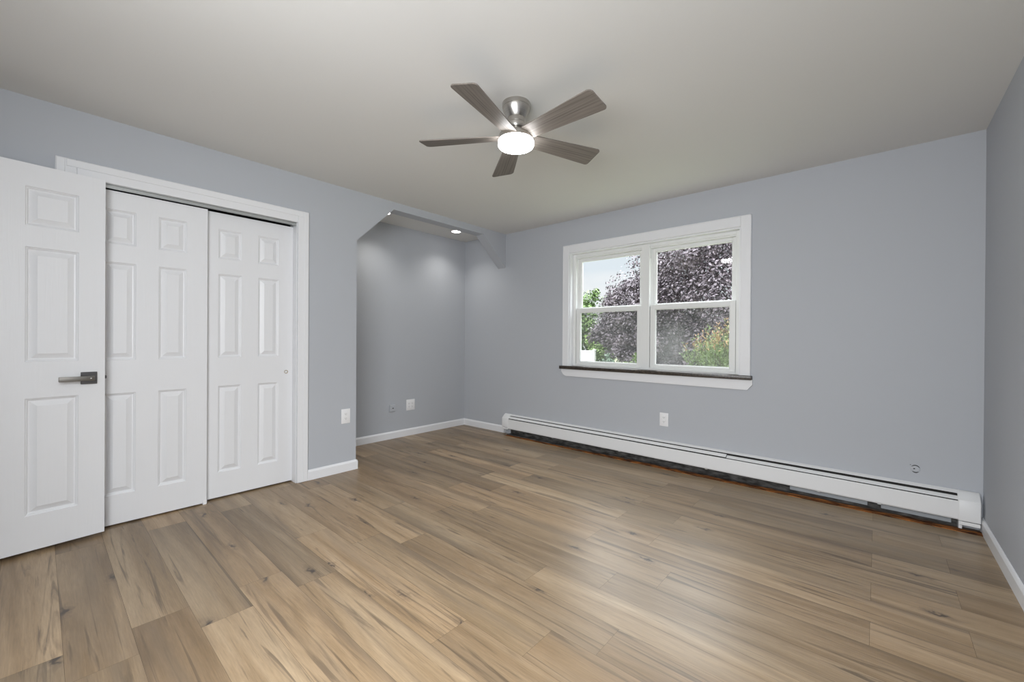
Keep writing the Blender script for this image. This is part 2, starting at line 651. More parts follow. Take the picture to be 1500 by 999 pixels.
# ------------------------------------------------------------------ closet casing, track
CA, CT = .0, .016
bm = NB()
yo0, yo1, zo = CY0 - .083, -2.364, 2.152
def casing_prof_bar_v(bm, y0, y1, z0, z1, x1):
    box(bm, 0, x1, y0, y1, z0, z1, .003, 1)
casing_prof_bar_v(bm, CY1, yo1, 0, zo, CT)
casing_prof_bar_v(bm, yo0, CY0, 0, zo, CT)
casing_prof_bar_v(bm, CY0 + .0005, CY1 - .0005, CZ, zo, CT)
box(bm, CT - .001, CT + .004, CY1 + .045, yo1 - .004, .002, zo - .006, .002, 1)     # raised back band
box(bm, CT - .001, CT + .004, yo0 + .004, CY0 - .045, .002, zo - .006, .002, 1)
box(bm, CT - .001, CT + .004, CY0 - .04, CY1 + .04, CZ + .05, zo - .004, .002, 1)
box(bm, -TL, -.0005, CY1 - .007, CY1 - .0005, 0, CZ - .0005)                                             # jamb liners
box(bm, -TL, -.0005, CY0 + .0005, CY0 + .007, 0, CZ - .0005)
trim1 = build('trim_1', bm, M_trim)
tag(trim1, 'white casing around the sliding closet doors', 'door casing', kind='structure')
bm = NB()
prism(bm, [(-.002, CZ - .0005), (-.002, CZ - .004), (-.007, CZ - .006), (-.007, CZ - .016), (-.003, CZ - .019), (-.003, CZ - .024), (-.006, CZ - .024), (-.012, CZ - .006), (-.1, CZ - .006), (-.1, CZ - .0005)], 'y', CY0 + .008, CY1 - .008)
build('sliding_track', bm, M_steel, trim1)

# ------------------------------------------------------------------ panelled doors
def panel_door_bm(y0, y1, z0, z1, xf, thick, panels):
    """slab facing +x (front at xf) with moulded raised panels (ya, yb, za, zb)"""
    bm = NB()
    ys = sorted({y0, y1} | {p[0] for p in panels} | {p[1] for p in panels})
    zs = sorted({z0, z1} | {p[2] for p in panels} | {p[3] for p in panels})
    def ispanel(a, b, c, d):
        return any(p[0] <= a + 1e-6 and b <= p[1] + 1e-6 and p[2] <= c + 1e-6 and d <= p[3] + 1e-6 for p in panels)
    vc = {}
    def V(x, y, z):
        k = (round(x, 5), round(y, 5), round(z, 5))
        if k not in vc:
            vc[k] = bm.verts.new((x, y, z))
        return vc[k]
    for i in range(len(ys) - 1):
        for j in range(len(zs) - 1):
            if not ispanel(ys[i], ys[i + 1], zs[j], zs[j + 1]):
                bm.faces.new((V(xf, ys[i], zs[j]), V(xf, ys[i + 1], zs[j]), V(xf, ys[i + 1], zs[j + 1]), V(xf, ys[i], zs[j + 1])))
    prof = [(0, 0), (.002, -.004), (.007, -.0065), (.011, -.0125), (.0165, -.0135), (.040, -.0025), (.0425, -.001)]
    for a, b, c, d in panels:
        prev = None
        for ins, dep in prof:
            ring = [V(xf + dep, a + ins, c + ins), V(xf + dep, b - ins, c + ins), V(xf + dep, b - ins, d - ins), V(xf + dep, a + ins, d - ins)]
            if prev:
                for q in range(4):
                    w = (q + 1) % 4
                    bm.faces.new((prev[q], prev[w], ring[w], ring[q]))
            prev = ring
        bm.faces.new(prev)
    # back and edges
    xb = xf - thick
    B = [bm.verts.new((xb, y, z)) for y, z in ((y0, z0), (y1, z0), (y1, z1), (y0, z1))]
    bm.faces.new(B[::-1])
    bz = [V(xf, y, z0) for y in ys]
    bm.faces.new([B[0], B[1]] + bz[::-1])
    tz = [V(xf, y, z1) for y in ys]
    bm.faces.new([B[2], B[3]] + tz)
    ly = [V(xf, y0, z) for z in zs]
    bm.faces.new([B[3], B[0]] + ly)
    ry = [V(xf, y1, z) for z in zs]
    bm.faces.new([B[1], B[2]] + ry[::-1])
    return bm


ZP = [(1.708, 1.916), (1.004, 1.599), (.187, .803)]
def closet_door(name, yc, half, xf, zb, zt, label):
    pans = []
    for s in (-1, 1):
        for c, d in ZP:
            a, b = sorted((yc + s * .054, yc + s * .1985))
            pans.append((a, b, c, d))
    o = build(name, panel_door_bm(yc - half, yc + half, zb, zt, xf, .034, pans), M_door)
    tag(o, label, 'closet door', kind='structure')
    return o


closet_door('door_2', -3.342, .3125, -.020, .010, 2.027, 'white six-panel sliding closet door, front one, half hidden by the open door')
back_door = closet_door('door_3', -2.757, .302, -.066, .012, 2.030, 'white six-panel sliding closet door with a brass pull beside the casing')
bm = NB()
lathe(bm, [(.013, 0), (.0135, .002), (.0105, .0025), (.0095, -.004), (.0, -.0045)], 0, 0, 24)
bmesh.ops.rotate(bm, verts=bm.verts[:], cent=(0, 0, 0), matrix=Matrix.Rotation(PI / 2, 3, 'Y'))
bmesh.ops.translate(bm, verts=bm.verts[:], vec=(-.0655, -2.504, .88))
tag(build('finger_pull', bm, M_brass, back_door, smooth=True), 'round brass finger pull')

bm = NB()
box(bm, -.056, -.012, -3.052, -3.030, 0, .008, .002, 1)
box(bm, -.019, -.0135, -3.048, -3.028, .006, .03, .002, 1)
box(bm, -.0635, -.057, -3.048, -3.028, .006, .03, .002, 1)
tag(build('door_guide', bm, M_plate), 'small white plastic floor guide where the two closet doors overlap', 'door guide')

# open swing door: built flat in local space (front at x=0, hinge at y=0), then swung
DL = .765
door1 = None
def swing_door():
    pans = []
    ycols = [(.107, .302), (DL - .302, DL - .107)]
    for a, b in ycols:
        for c, d in ((1.726, 1.930), (1.012, 1.614), (.204, .820)):
            pans.append((a, b, c, d))
    o = build('door_1', panel_door_bm(0, DL, .020, 2.049, 0, .035, pans), M_door)
    tag(o, 'white six-panel room door swung open against the closet, with a lever handle', 'door', kind='structure')
    # angle: front runs through (.09,-3.545) and (.125,-3.925)
    ang = math.atan2(.035, .38)
    d = Vector((-math.sin(ang), math.cos(ang), 0))
    o.location = Vector((.0895, -3.542, 0)) - d * DL
    o.rotation_euler = (0, 0, ang)
    # lever set, local coordinates: y measured from hinge
    yr, zr = DL - .066, .913
    hd = empty('door_handle', (0, yr, zr))
    hd.parent = o
    tag(hd, 'satin nickel lever handle on a dark square rosette')
    bm = NB()
    box(bm, 0, .009, -.033, .033, -.034, .034, .0015, 1)
    build('rosette', bm, M_leverd, hd)
    bm = NB()
    lathe(bm, [(.0, .008), (.012, .008), (.012, .046), (.0, .046)], 0, 0, 24)
    bmesh.ops.rotate(bm, verts=bm.verts[:], cent=(0, 0, 0), matrix=Matrix.Rotation(PI / 2, 3, 'Y'))
    box(bm, .040, .052, -.122, .017, -.013, .013, .002, 2)
    build('lever', bm, M_lever, hd, smooth=True)
    bm = NB()
    box(bm, .0505, .0535, -.003, .006, -.004, .005, .0012, 1)
    build('lock_button', bm, material('bright_nickel', (.7, .68, .64), .25, metal=1.0), hd)
    # latch in the door edge
    bm = NB()
    box(bm, -.026, -.009, DL - .0005, DL + .0012, zr - .03, zr + .03, .0005, 1)
    box(bm, -.022, -.013, DL, DL + .010, zr - .009, zr + .009, .002, 1)
    build('latch_plate', bm, M_leverd, o)
    for z in (.22, 1.03, 1.84):
        bm = NB()
        lathe(bm, [(.0, z - .045), (.006, z - .045), (.006, z + .045), (.0, z + .045)], .005, -.005, 12)
        build('hinge', bm, M_lever, o, smooth=True)
    return o


door1 = swing_door()

# ------------------------------------------------------------------ window_1
win = empty('window_1', ((WX0 + WX1) / 2, 0, WZ0))
tag(win, 'white double window of two double-hung units looking out on trees', 'window', kind='structure')
def wpart(name, bm, mat, parent=None, smooth=False):
    o = build(name, bm, mat, None, smooth)
    par = parent or win
    o.parent = par
    o.matrix_parent_inverse = Matrix.Translation(-par.matrix_world.translation) if par is win else Matrix.Identity(4)
    if par is win:
        o.matrix_parent_inverse = Matrix.Translation(-Vector(win.location))
    return o


CX0, CX1, CZT, CZB = .858, 2.678, 2.169, .8645
bm = NB()
for x0, x1, z0, z1 in ((CX0, WX0, CZB, CZT), (WX1, CX1, CZB, CZT), (WX0, WX1, WZ1, CZT)):
    box(bm, x0, x1, -.018, 0, z0, z1, .003, 1)
box(bm, CX0 + .003, CX0 + .010, -.022, -.017, CZB + .001, CZT - .004, .001, 1)
box(bm, CX1 - .010, CX1 - .003, -.022, -.017, CZB + .001, CZT - .004, .001, 1)
box(bm, CX0 + .003, CX1 - .003, -.022, -.017, CZT - .010, CZT - .003, .001, 1)
wpart('window_casing', bm, M_trim)
bm = NB()
box(bm, WX0, WX0 + .012, 0, .16, .866, WZ1)
box(bm, WX1 - .012, WX1, 0, .16, .866, WZ1)
box(bm, WX0 + .012, WX1 - .012, 0, .16, WZ1 - .012, WZ1)
wpart('jamb_liner', bm, M_trim)
bm = NB()
fz0, fz1, fy0, fy1 = .866, WZ1 - .012, .052, .150
fx0, fx1 = WX0 + .012, WX1 - .012
MX0, MX1 = 1.730, 1.808
box(bm, fx0, fx0 + .034, fy0, fy1, fz0, fz1, .003, 1)
box(bm, fx1 - .034, fx1, fy0, fy1, fz0, fz1, .003, 1)
box(bm, MX0, MX1, fy0 - .006, fy1, fz0, fz1, .004, 2)
for a, b in ((fx0 + .034, MX0), (MX1, fx1 - .034)):
    box(bm, a, b, fy0 + .003, fy1, fz1 - .030, fz1, .002, 1)
    box(bm, a, b, fy0 + .012, fy1, fz1 - .042, fz1 - .028, .002, 1)
    box(bm, a, b, fy0 - .004, fy1, fz0, fz0 + .022, .002, 1)
    box(bm, a, a + .012, .093, .099, fz0 + .02, fz1 - .04)           # parting stops
    box(bm, b - .012, b, .093, .099, fz0 + .02, fz1 - .04)
    box(bm, a - .004, a + .006, .056, .068, fz1 - .14, fz1 - .042, .001, 1)
    box(bm, b - .006, b + .004, .056, .068, fz1 - .14, fz1 - .042, .001, 1)
wpart('window_frame', bm, M_vinyl)


def sash(name, x0, x1, z0, z1, y0, y1, st, br, tr, gmat, screen=False):
    bm = NB()
    box(bm, x0, x0 + st, y0, y1, z0, z1, .003, 1)
    box(bm, x1 - st, x1, y0, y1, z0, z1, .003, 1)
    box(bm, x0 + st, x1 - st, y0, y1, z0, z0 + br, .003, 1)
    box(bm, x0 + st, x1 - st, y0, y1, z1 - tr, z1, .003, 1)
    e = .006                                       # glazing bead
    yb = y0 + .008
    box(bm, x0 + st - .001, x0 + st + e, yb, y1 - .004, z0 + br, z1 - tr, .001, 1)
    box(bm, x1 - st - e, x1 - st + .001, yb, y1 - .004, z0 + br, z1 - tr, .001, 1)
    box(bm, x0 + st, x1 - st, yb, y1 - .004, z0 + br - .001, z0 + br + e, .001, 1)
    box(bm, x0 + st, x1 - st, yb, y1 - .004, z1 - tr - e, z1 - tr + .001, .001, 1)
    s = wpart(name, bm, M_vinyl)
    cx, cz, yg = (x0 + x1) / 2, (z0 + z1) / 2, y1 - .012
    bm = NB()
    vs = [bm.verts.new((x - cx, 0, z - cz)) for x, z in ((x0 + st, z0 + br), (x1 - st, z0 + br), (x1 - st, z1 - tr), (x0 + st, z1 - tr))]
    bm.faces.new(vs)
    g = build('glass_pane', bm, gmat, s, fix=False)
    g.location = (cx, yg, cz)
    if screen:
        bm = NB()
        vs = [bm.verts.new((x, .138, z)) for x, z in ((x0 + .012, z0 + .004), (x1 - .012, z0 + .004), (x1 - .012, z1), (x0 + .012, z1))]
        bm.faces.new(vs)
        build('insect_screen', bm, M_screen, s, fix=False)
    return s


LX0, LX1, RX0, RX1 = fx0 + .038, MX0 - .004, MX1 + .004, fx1 - .038
for a, b, gm in ((LX0, LX1, M_glass_l), (RX0, RX1, M_glass_r)):
    sash('upper_sash', a, b, 1.448, fz1 - .042, .101, .128, .036, .045, .03, M_glass)
    ls = sash('lower_sash', a, b, fz0 + .022, 1.487, .060, .091, .044, .028, .044, gm, True)
bm = NB()
box(bm, .835, 2.690, -.048, .05, .833, .8665, .004, 2)
tag(wpart('window_sill', bm, M_granite, None, 40), 'dark polished granite sill')
bm = NB()
prism(bm, [(.846, .834), (.846, .806), (.872, .772), (.905, .757), (2.655, .750), (2.692, .792), (2.692, .834)], 'y', -.020, 0)
wpart('window_apron', bm, M_trim)

# ------------------------------------------------------------------ baseboard heater
heater = empty('baseboard_heater', (1.967, 0, 0))
heater.rotation_euler = (0, .0042, 0)
tag(heater, 'long white hydronic baseboard heater along the foot of the window wall', 'heater')
def hx(x):
    return x - 1.967


def hpart(name, bm, mat=M_heater, smooth=False):
    return build(name, bm, mat, heater, smooth)


HA, HB, HJ = .105, 3.835, 2.515
bm = NB()                                          # back plate with the lip that rolls forward over the top
prism(bm, [(-.002, .055), (-.002, .232), (-.006, .234), (-.030, .221), (-.030, .218), (-.007, .229), (-.007, .055)], 'x', hx(HA), hx(HB))
hpart('back_plate', bm)
for a, b, dz, lz in ((HA + .004, HJ - .002, .001, .001), (HJ + .002, HB - .001, -.006, -.003)):
    bm = NB()
    prism(bm, [(-.037, .2080 + dz), (-.039, .2105 + dz), (-.061, .1945 + lz), (-.064, .190 + lz), (-.061, .190 + lz)], 'x', hx(a), hx(b))
    hpart('damper', bm)
for a, b in ((HA - .002, HJ), (HJ, HB + .004)):
    bm = NB()
    dd = .0 if a < 1 else .0008
    prism(bm, [(-.055, .180), (-.066 - dd, .180), (-.068 - dd, .176), (-.068 - dd, .074), (-.064 - dd, .066), (-.052, .064), (-.052, .066), (-.063, .069), (-.0665, .075), (-.0665, .175), (-.055, .178)], 'x', hx(a), hx(b))
    hpart('front_panel', bm)
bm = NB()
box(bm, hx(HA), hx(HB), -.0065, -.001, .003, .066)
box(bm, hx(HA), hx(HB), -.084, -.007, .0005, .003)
hpart('shaded_base_strip', bm, noise_color(material('shaded_unpainted_base', (.06, .06, .06), .9), (14, 14, 40), (.02, .018, .016), (.11, .105, .10), .35, .7, 5))  # dark tone stands in for shade in the gap, over an unpainted base
for a, b in ((2.95, 3.40), (3.47, 3.80)):
    bm = NB()
    box(bm, hx(a), hx(b), -.014, -.008, .022, .052, .002, 1)
    hpart('base_flashing', bm, material('grey_primer_flashing', (.36, .38, .40), .6))
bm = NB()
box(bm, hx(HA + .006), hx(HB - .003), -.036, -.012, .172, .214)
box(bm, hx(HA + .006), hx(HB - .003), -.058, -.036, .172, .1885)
hpart('slot_shade', bm, material('slot_shade_black', (.018, .017, .016), .9))  # black strips stand in for the shade inside the heater slots
bm = NB()                                          # finned pipe seen in the dark gap
lathe(bm, [(.0, HA - 1.967 + .02), (.012, HA - 1.967 + .02), (.012, HB - 1.967 - .02), (.0, HB - 1.967 - .02)], 0, 0, 16)
bmesh.ops.rotate(bm, verts=bm.verts[:], cent=(0, 0, 0), matrix=Matrix.Rotation(PI / 2, 3, 'Y'))
bmesh.ops.translate(bm, verts=bm.verts[:], vec=(0, -.032, .12))
for i in range(90):
    x = hx(HA + .25 + i * .0375)
    box(bm, x, x + .002, -.055, -.010, .092, .150)
hpart('heating_element', bm, material('dull_aluminium_fins', (.22, .23, .24), .5, metal=.7))
for i, x in enumerate((.75, 1.55, 2.35, 3.12, 3.45)):
    bm = NB()
    box(bm, hx(x), hx(x + .022), -.062, -.004, .058, .092, .002, 1)
    hpart('bracket', bm, M_steel)


def end_cap(x0, x1, zb, foot):
    bm = NB()
    prism(bm, [(-.001, .236), (-.014, .236), (-.034, .224), (-.066, .193), (-.071, .186), (-.071, zb), (-.001, zb)], 'x', hx(x0), hx(x1))
    bmesh.ops.recalc_face_normals(bm, faces=bm.faces[:])
    es = [e for e in bm.edges if e.calc_face_angle(0) > 1.0]
    bmesh.ops.bevel(bm, geom=es, offset=.007, segments=3, affect='EDGES', profile=.5)
    # crease line where the sloped hood meets the front plate
    box(bm, hx(x0 + .004), hx(x1 - .004), -.0725, -.070, .182, .184)
    o = hpart('end_cap', bm, M_heater, 40)
    bm = NB()
    box(bm, hx(x0 + .003), hx(x1 - .003), -.0718, -.064, zb - foot, zb - .002, .002, 1)
    box(bm, hx(x0 + .004), hx(x0 + .020), -.060, -.006, .002 if x0 > 1 else .010, zb, .002, 1)
    build('toe_strip', bm, M_heater, o)
    return o


end_cap(.014, .116, .078, .022)
end_cap(3.822, 3.919, .062, .024)

bm = NB()
rng = random.Random(4)
def rough_strip():
    n = 120
    x0, x1 = .115, W - .012
    tp, bt = [], []
    for i in range(n + 1):
        x = x0 + (x1 - x0) * i / n
        yf = -.115 - .006 * math.sin(PI * i / n) + rng.uniform(-.002, .002)
        yb = -.076 + .012 * i / n + rng.uniform(-.008, .008)
        zt = .0025 + rng.uniform(0, .0025)
        tp.append((bm.verts.new((x, yf, -.001)), bm.verts.new((x, yf + .004, zt)), bm.verts.new((x, yb, zt + .004)), bm.verts.new((x, yb + .004, -.001))))
    for i in range(n):
        for k in range(3):
            bm.faces.new((tp[i][k], tp[i + 1][k], tp[i + 1][k + 1], tp[i][k + 1]))


rough_strip()
tag(build('trim_2', bm, M_rust), 'rough bare orange-brown plywood edge in the gap under the heater', 'wood strip', kind='structure')

# ------------------------------------------------------------------ outlets and wall plates
def wall_plate(name, loc, rotz, w, h, label, cat, gang=1, group=None):
    """plate faces local -y"""
    t = empty(name, loc)
    t.rotation_euler = (0, 0, rotz)
    tag(t, label, cat, group)
    bm = NB()
    box(bm, -w / 2, w / 2, -.006, 0, -h / 2, h / 2, .0025, 2)
    build('face_plate', bm, M_plate, t, 40)
    for g in range(gang):
        cx = (g - (gang - 1) / 2) * .046
        bm = NB()
        box(bm, cx - .0168, cx + .0168, -.0082, -.005, -.0335, .0335, .0012, 1)
        rc = build('receptacle', bm, M_plate, t)
        for s in (-1, 1):
            bm = NB()
            zc = s * .019
            box(bm, cx - .0075, cx - .0055, -.0087, -.0075, zc - .002, zc + .006)
            box(bm, cx + .0050, cx + .0070, -.0087, -.0075, zc - .002, zc + .005)
            box(bm, cx - .002, cx + .002, -.0087, -.0075, zc - .0095, zc - .006)
            build('socket', bm, M_slot, rc)
    return t


wall_plate('electrical_outlet', (0, -2.045, .476), PI / 2, .079, .125, 'white electrical outlet on the wall between closet and alcove', 'outlet')
wall_plate('electrical_outlet', (1.977, 0, .421), 0, .080, .122, 'white electrical outlet under the window above the heater', 'outlet')
wall_plate('electrical_outlet', (-AD, -.864, .362), PI / 2, .118, .128, 'wide white two-gang outlet on the alcove rear wall', 'outlet', 2)

t = empty('cable_outlet', (-AD, -1.116, .352))
t.rotation_euler = (0, 0, PI / 2)
tag(t, 'small grey painted-over cable box on the alcove rear wall left of the outlet', 'cable box')
bm = NB()
box(bm, -.034, .034, -.022, 0, -.038, .038, .003, 1)
build('cover', bm, M_wallplug, t)
bm = NB()
lathe(bm, [(.0, 0), (.006, 0), (.006, .006), (.0, .006)], 0, 0, 12)
bmesh.ops.rotate(bm, verts=bm.verts[:], cent=(0, 0, 0), matrix=Matrix.Rotation(PI / 2, 3, 'X'))
bmesh.ops.translate(bm, verts=bm.verts[:], vec=(0, -.022, 0))
build('cable_port', bm, M_slot, t)

# painted-over round plug with cracked edge near the right corner
t = empty('wall_plug', (3.637, 0, .315))
tag(t, 'round painted-over hole plug with cracked rim, above the heater near the right corner', 'wall plug')
bm = NB()
lathe(bm, [(.0, .0035), (.012, .0035), (.021, .0025), (.0245, .0)], 0, 0, 32)
bmesh.ops.rotate(bm, verts=bm.verts[:], cent=(0, 0, 0), matrix=Matrix.Rotation(PI / 2, 3, 'X'))
build('plug_disc', bm, M_wallplug, t, smooth=True)
bm = NB()
def arc_crack(a0, a1, r, w):
    n = 14
    for i in range(n):
        t0, t1 = a0 + (a1 - a0) * i / n, a0 + (a1 - a0) * (i + 1) / n
        w0 = w * math.sin(PI * (i + .15) / (n + .3)) + .0003
        w1 = w * math.sin(PI * (i + 1.15) / (n + .3)) + .0003
        q = [(math.cos(t0) * (r - w0), math.sin(t0) * (r - w0)), (math.cos(t0) * (r + w0), math.sin(t0) * (r + w0)), (math.cos(t1) * (r + w1), math.sin(t1) * (r + w1)), (math.cos(t1) * (r - w1), math.sin(t1) * (r - w1))]
        bm.faces.new([bm.verts.new((x, -.0026, z)) for x, z in q])


arc_crack(.35, 2.6, .0225, .0030)
arc_crack(3.9, 5.5, .0225, .0030)
prism(bm, [(-.006 + .0052 * math.cos(k * PI / 4), .001 + .0036 * math.sin(k * PI / 4)) for k in range(8)], 'y', -.0045, -.003)
prism(bm, [(-.027, .021), (-.020, .022), (-.024, .026)], 'y', -.001, 0)
build('cracked_rim', bm, M_slot, t)

# ------------------------------------------------------------------ ceiling fan
FX, FY = 1.945, -2.065
fan = empty('ceiling_fan', (FX, FY, H))
tag(fan, 'brushed nickel flush-mount ceiling fan with five grey oak blades and a round light', 'ceiling fan')
def fz(z):
    return z - H


bm = NB()
lathe(bm, [(.0, fz(2.44)), (.0765, fz(2.44)), (.0765, fz(2.418)), (.0745, fz(2.4155)), (.0725, fz(2.404)), (.054, fz(2.364)), (.050, fz(2.358)), (.0, fz(2.358))], 0, 0, 64)
build('canopy', bm, M_nickel, fan, 20)
bm = NB()
lathe(bm, [(.0, fz(2.360)), (.0485, fz(2.360)), (.0505, fz(2.352)), (.0505, fz(2.334)), (.0492, fz(2.332)), (.0492, fz(2.329)), (.0505, fz(2.327)), (.0505, fz(2.312)), (.047, fz(2.304)), (.0, fz(2.304))], 0, 0, 48)
build('motor_neck', bm, M_nickel, fan, 25)
bm = NB()
lathe(bm, [(.0, fz(2.306)), (.034, fz(2.306)), (.034, fz(2.293)), (.045, fz(2.283)), (.080, fz(2.271)), (.0935, fz(2.265)), (.0955, fz(2.261)), (.0955, fz(2.237)), (.0, fz(2.237))], 0, 0, 64)
build('motor_housing', bm, M_nickel, fan, 30)
M_lamp = emit('lit_white_diffuser', (.985, .99, 1.0), FAN_EMIT)
bm = NB()
lathe(bm, [(.0955, fz(2.237)), (.0975, fz(2.233)), (.0975, fz(2.211)), (.094, fz(2.205)), (.081, fz(2.200)), (.05, fz(2.196)), (.0, fz(2.194))], 0, 0, 64)
tag(build('light_diffuser', bm, M_lamp, fan, 50), 'round glowing white light diffuser')


def blade_bm():
    """blade along +x from the hub; ccw edge (+y) lower"""
    r0, r1 = .080, .538
    w0, w1 = .048, .0735
    out = []
    out.append((r0, -w0))
    # tip: clipped, rounded corners
    def arc(cx, cy, r, a0, a1, n=6):
        return [(cx + r * math.cos(a0 + (a1 - a0) * i / n), cy + r * math.sin(a0 + (a1 - a0) * i / n)) for i in range(n + 1)]
    out += arc(r1 - .03, -w1 + .025, .026, -PI / 2, -.15)
    out += arc(r1 - .022, w1 - .02, .02, .05, PI / 2)
    out.append((r0, w0))
    bm = NB()
    prism(bm, out, 'z', -.003, .003)
    bmesh.ops.recalc_face_normals(bm, faces=bm.faces[:])
    es = [e for e in bm.edges if e.calc_face_angle(0) > 1.2]
    bmesh.ops.bevel(bm, geom=es, offset=.0012, segments=1, affect='EDGES')
    return bm


PITCH = -.225
blade0 = build('blade', blade_bm(), M_blade, fan)
bm = NB()
prism(bm, [(.055, -.020), (.10, -.030), (.135, -.030), (.135, .030), (.10, .030), (.055, .020)], 'z', .0035, .0065)
iron0 = build('blade_iron', bm, M_nickel, blade0)
BASE = -.058
for k in range(5):
    if k == 0:
        b = blade0
    else:
        b = blade0.copy()
        COL.objects.link(b)
        b.parent = fan
        c = iron0.copy()
        COL.objects.link(c)
        c.parent = b
    b.location = (0, 0, fz(2.256))
    b.rotation_mode = 'XYZ'
    b.rotation_euler = (PITCH, 0, BASE + math.radians(72 * k))

# ------------------------------------------------------------------ recessed downlights in the alcove
M_led = emit('lit_downlight_lens', (1.0, .97, .92), 14.0)
for i, (x, y, lab) in enumerate(((-.405, -.452, 'lit recessed downlight in the alcove ceiling nearer the window wall'), (-.405, -1.425, 'lit recessed downlight in the alcove ceiling peeking past the left chamfer'))):
    t = empty('recessed_downlight', (x, y, ZAL))
    tag(t, lab, 'ceiling light')
    bm = NB()
    lathe(bm, [(.070, .0), (.070, -.002), (.064, -.005), (.055, -.005), (.052, -.003), (.052, 0)], 0, 0, 40)
    build('trim_ring', bm, M_plate, t, 40)
    bm = NB()
    lathe(bm, [(.053, -.0035), (.03, -.0042), (.0, -.0045)], 0, 0, 40)
    build('lens', bm, M_led, t, 40)
    ld = bpy.data.lights.new('downlight_beam', 'SPOT')
    ld.energy = DOWNLIGHT_W
    ld.color = (1.0, .97, .91)
    ld.spot_size = math.radians(124)
    ld.spot_blend = .9
    ld.shadow_soft_size = .045
    lo = bpy.data.objects.new('downlight_beam', ld)
    COL.objects.link(lo)
    lo.location = (x, y, ZAL - .012)
    lo.parent = t
    lo.matrix_parent_inverse = Matrix.Translation(-Vector((x, y, ZAL)))

# ------------------------------------------------------------------ outdoors
GZ = -.5
M_grass = noise_color(material('lawn_grass', (.15, .28, .06), .9, spec=.1), (3, 3, 3), (.11, .125, .07), (.19, .205, .125), .35, .65, 6)
bm = NB()
box(bm, -22, 14, .6, 34, GZ - .2, GZ)
tag(build('lawn', bm, M_grass), 'green lawn outside the window', 'lawn', kind='structure')

# white vinyl fence at the lower left of the left window
fence = empty('vinyl_fence', (-7.4, 12, GZ))
tag(fence, 'white vinyl panel fence at the lower left of the window view', 'fence')
M_fence = material('white_vinyl_fence', (.82, .83, .84), .4)
bm = NB()
for i in range(20):
    x = -1.73 + i * .165
    box(bm, x, x + .16, -.02, .02, .08, 1.17, .004, 1)
build('board_panel', bm, M_fence, fence)
bm = NB()
box(bm, -1.78, 1.62, -.035, .035, 1.12, 1.20, .006, 1)
box(bm, -1.78, 1.62, -.035, .035, .05, .13, .006, 1)
build('rail', bm, M_fence, fence)
for x in (-1.80, 1.67):
    bm = NB()
    box(bm, x - .06, x + .06, -.06, .06, 0, 1.22, .008, 1)
    prism(bm, [(x - .07, 1.22), (x + .07, 1.22), (x, 1.27)], 'y', -.07, .07)
    build('post', bm, M_fence, fence)


def leaf_mat(name, c0, c1, rough=.45, spec=.5, sc=2.5):
    m = material(name, c0, rough, spec=spec)
    noise_color(m, (sc, sc, sc), c0, c1, .35, .65, 5)
    return m


def foliage(rnd, puffs, size, asp=.62, droop=.0):
    """leaf quads on the shells of puffs: (cx,cy,cz, r, n)"""
    bm = NB()
    for cx, cy, cz, r, n in puffs:
        for _ in range(n):
            v = Vector((rnd.gauss(0, 1), rnd.gauss(0, 1), rnd.gauss(0, 1)))
            if v.length < 1e-3:
                continue
            v.normalize()
            p = Vector((cx, cy, cz)) + v * r * (rnd.uniform(.45, 1.08))
            nrm = (v + Vector((rnd.uniform(-.8, .8), rnd.uniform(-.8, .8), rnd.uniform(.0, 1.1)))).normalized()
            t = nrm.cross(Vector((rnd.uniform(-1, 1), rnd.uniform(-1, 1), rnd.uniform(-1, 1))))
            if t.length < 1e-3:
                continue
            t.normalize()
            b = nrm.cross(t)
            s = size * rnd.uniform(.6, 1.3)
            w = s * asp
            t = (t + Vector((0, 0, -droop))).normalized()
            mid = p - nrm * s * .06
            vs = [bm.verts.new(q) for q in (p - t * s * .5, p + b * w * .5 + t * s * .05 - nrm * .0, p + t * s * .5 - nrm * s * .15, p - b * w * .5 + t * s * .05)]
            bm.faces.new(vs)
    return bm


M_bark = noise_color(material('tree_bark', (.1, .08, .06), .9, spec=.1), (6, 6, 2), (.05, .04, .032), (.13, .105, .085), .35, .65, 5)


def trunk_bm(h, r, limbs, rnd):
    bm = NB()
    def tube(p, q, ra, rb, n=8):
        d = (q - p).normalized()
        a = d.orthogonal().normalized()
        c = d.cross(a)
        A = [bm.verts.new(p + (a * math.cos(2 * PI * i / n) + c * math.sin(2 * PI * i / n)) * ra) for i in range(n)]
        B = [bm.verts.new(q + (a * math.cos(2 * PI * i / n) + c * math.sin(2 * PI * i / n)) * rb) for i in range(n)]
        for i in range(n):
            j = (i + 1) % n
            bm.faces.new((A[i], A[j], B[j], B[i]))
    tube(Vector((0, 0, -.05)), Vector((0, 0, h)), r * 1.15, r * .75, 12)
    for q in limbs:
        q = Vector(q)
        m = Vector((q.x * .4, q.y * .4, h + (q.z - h) * .55))
        tube(Vector((0, 0, h * .85)), m, r * .55, r * .33)
        tube(m, q, r * .33, r * .1)
    return bm


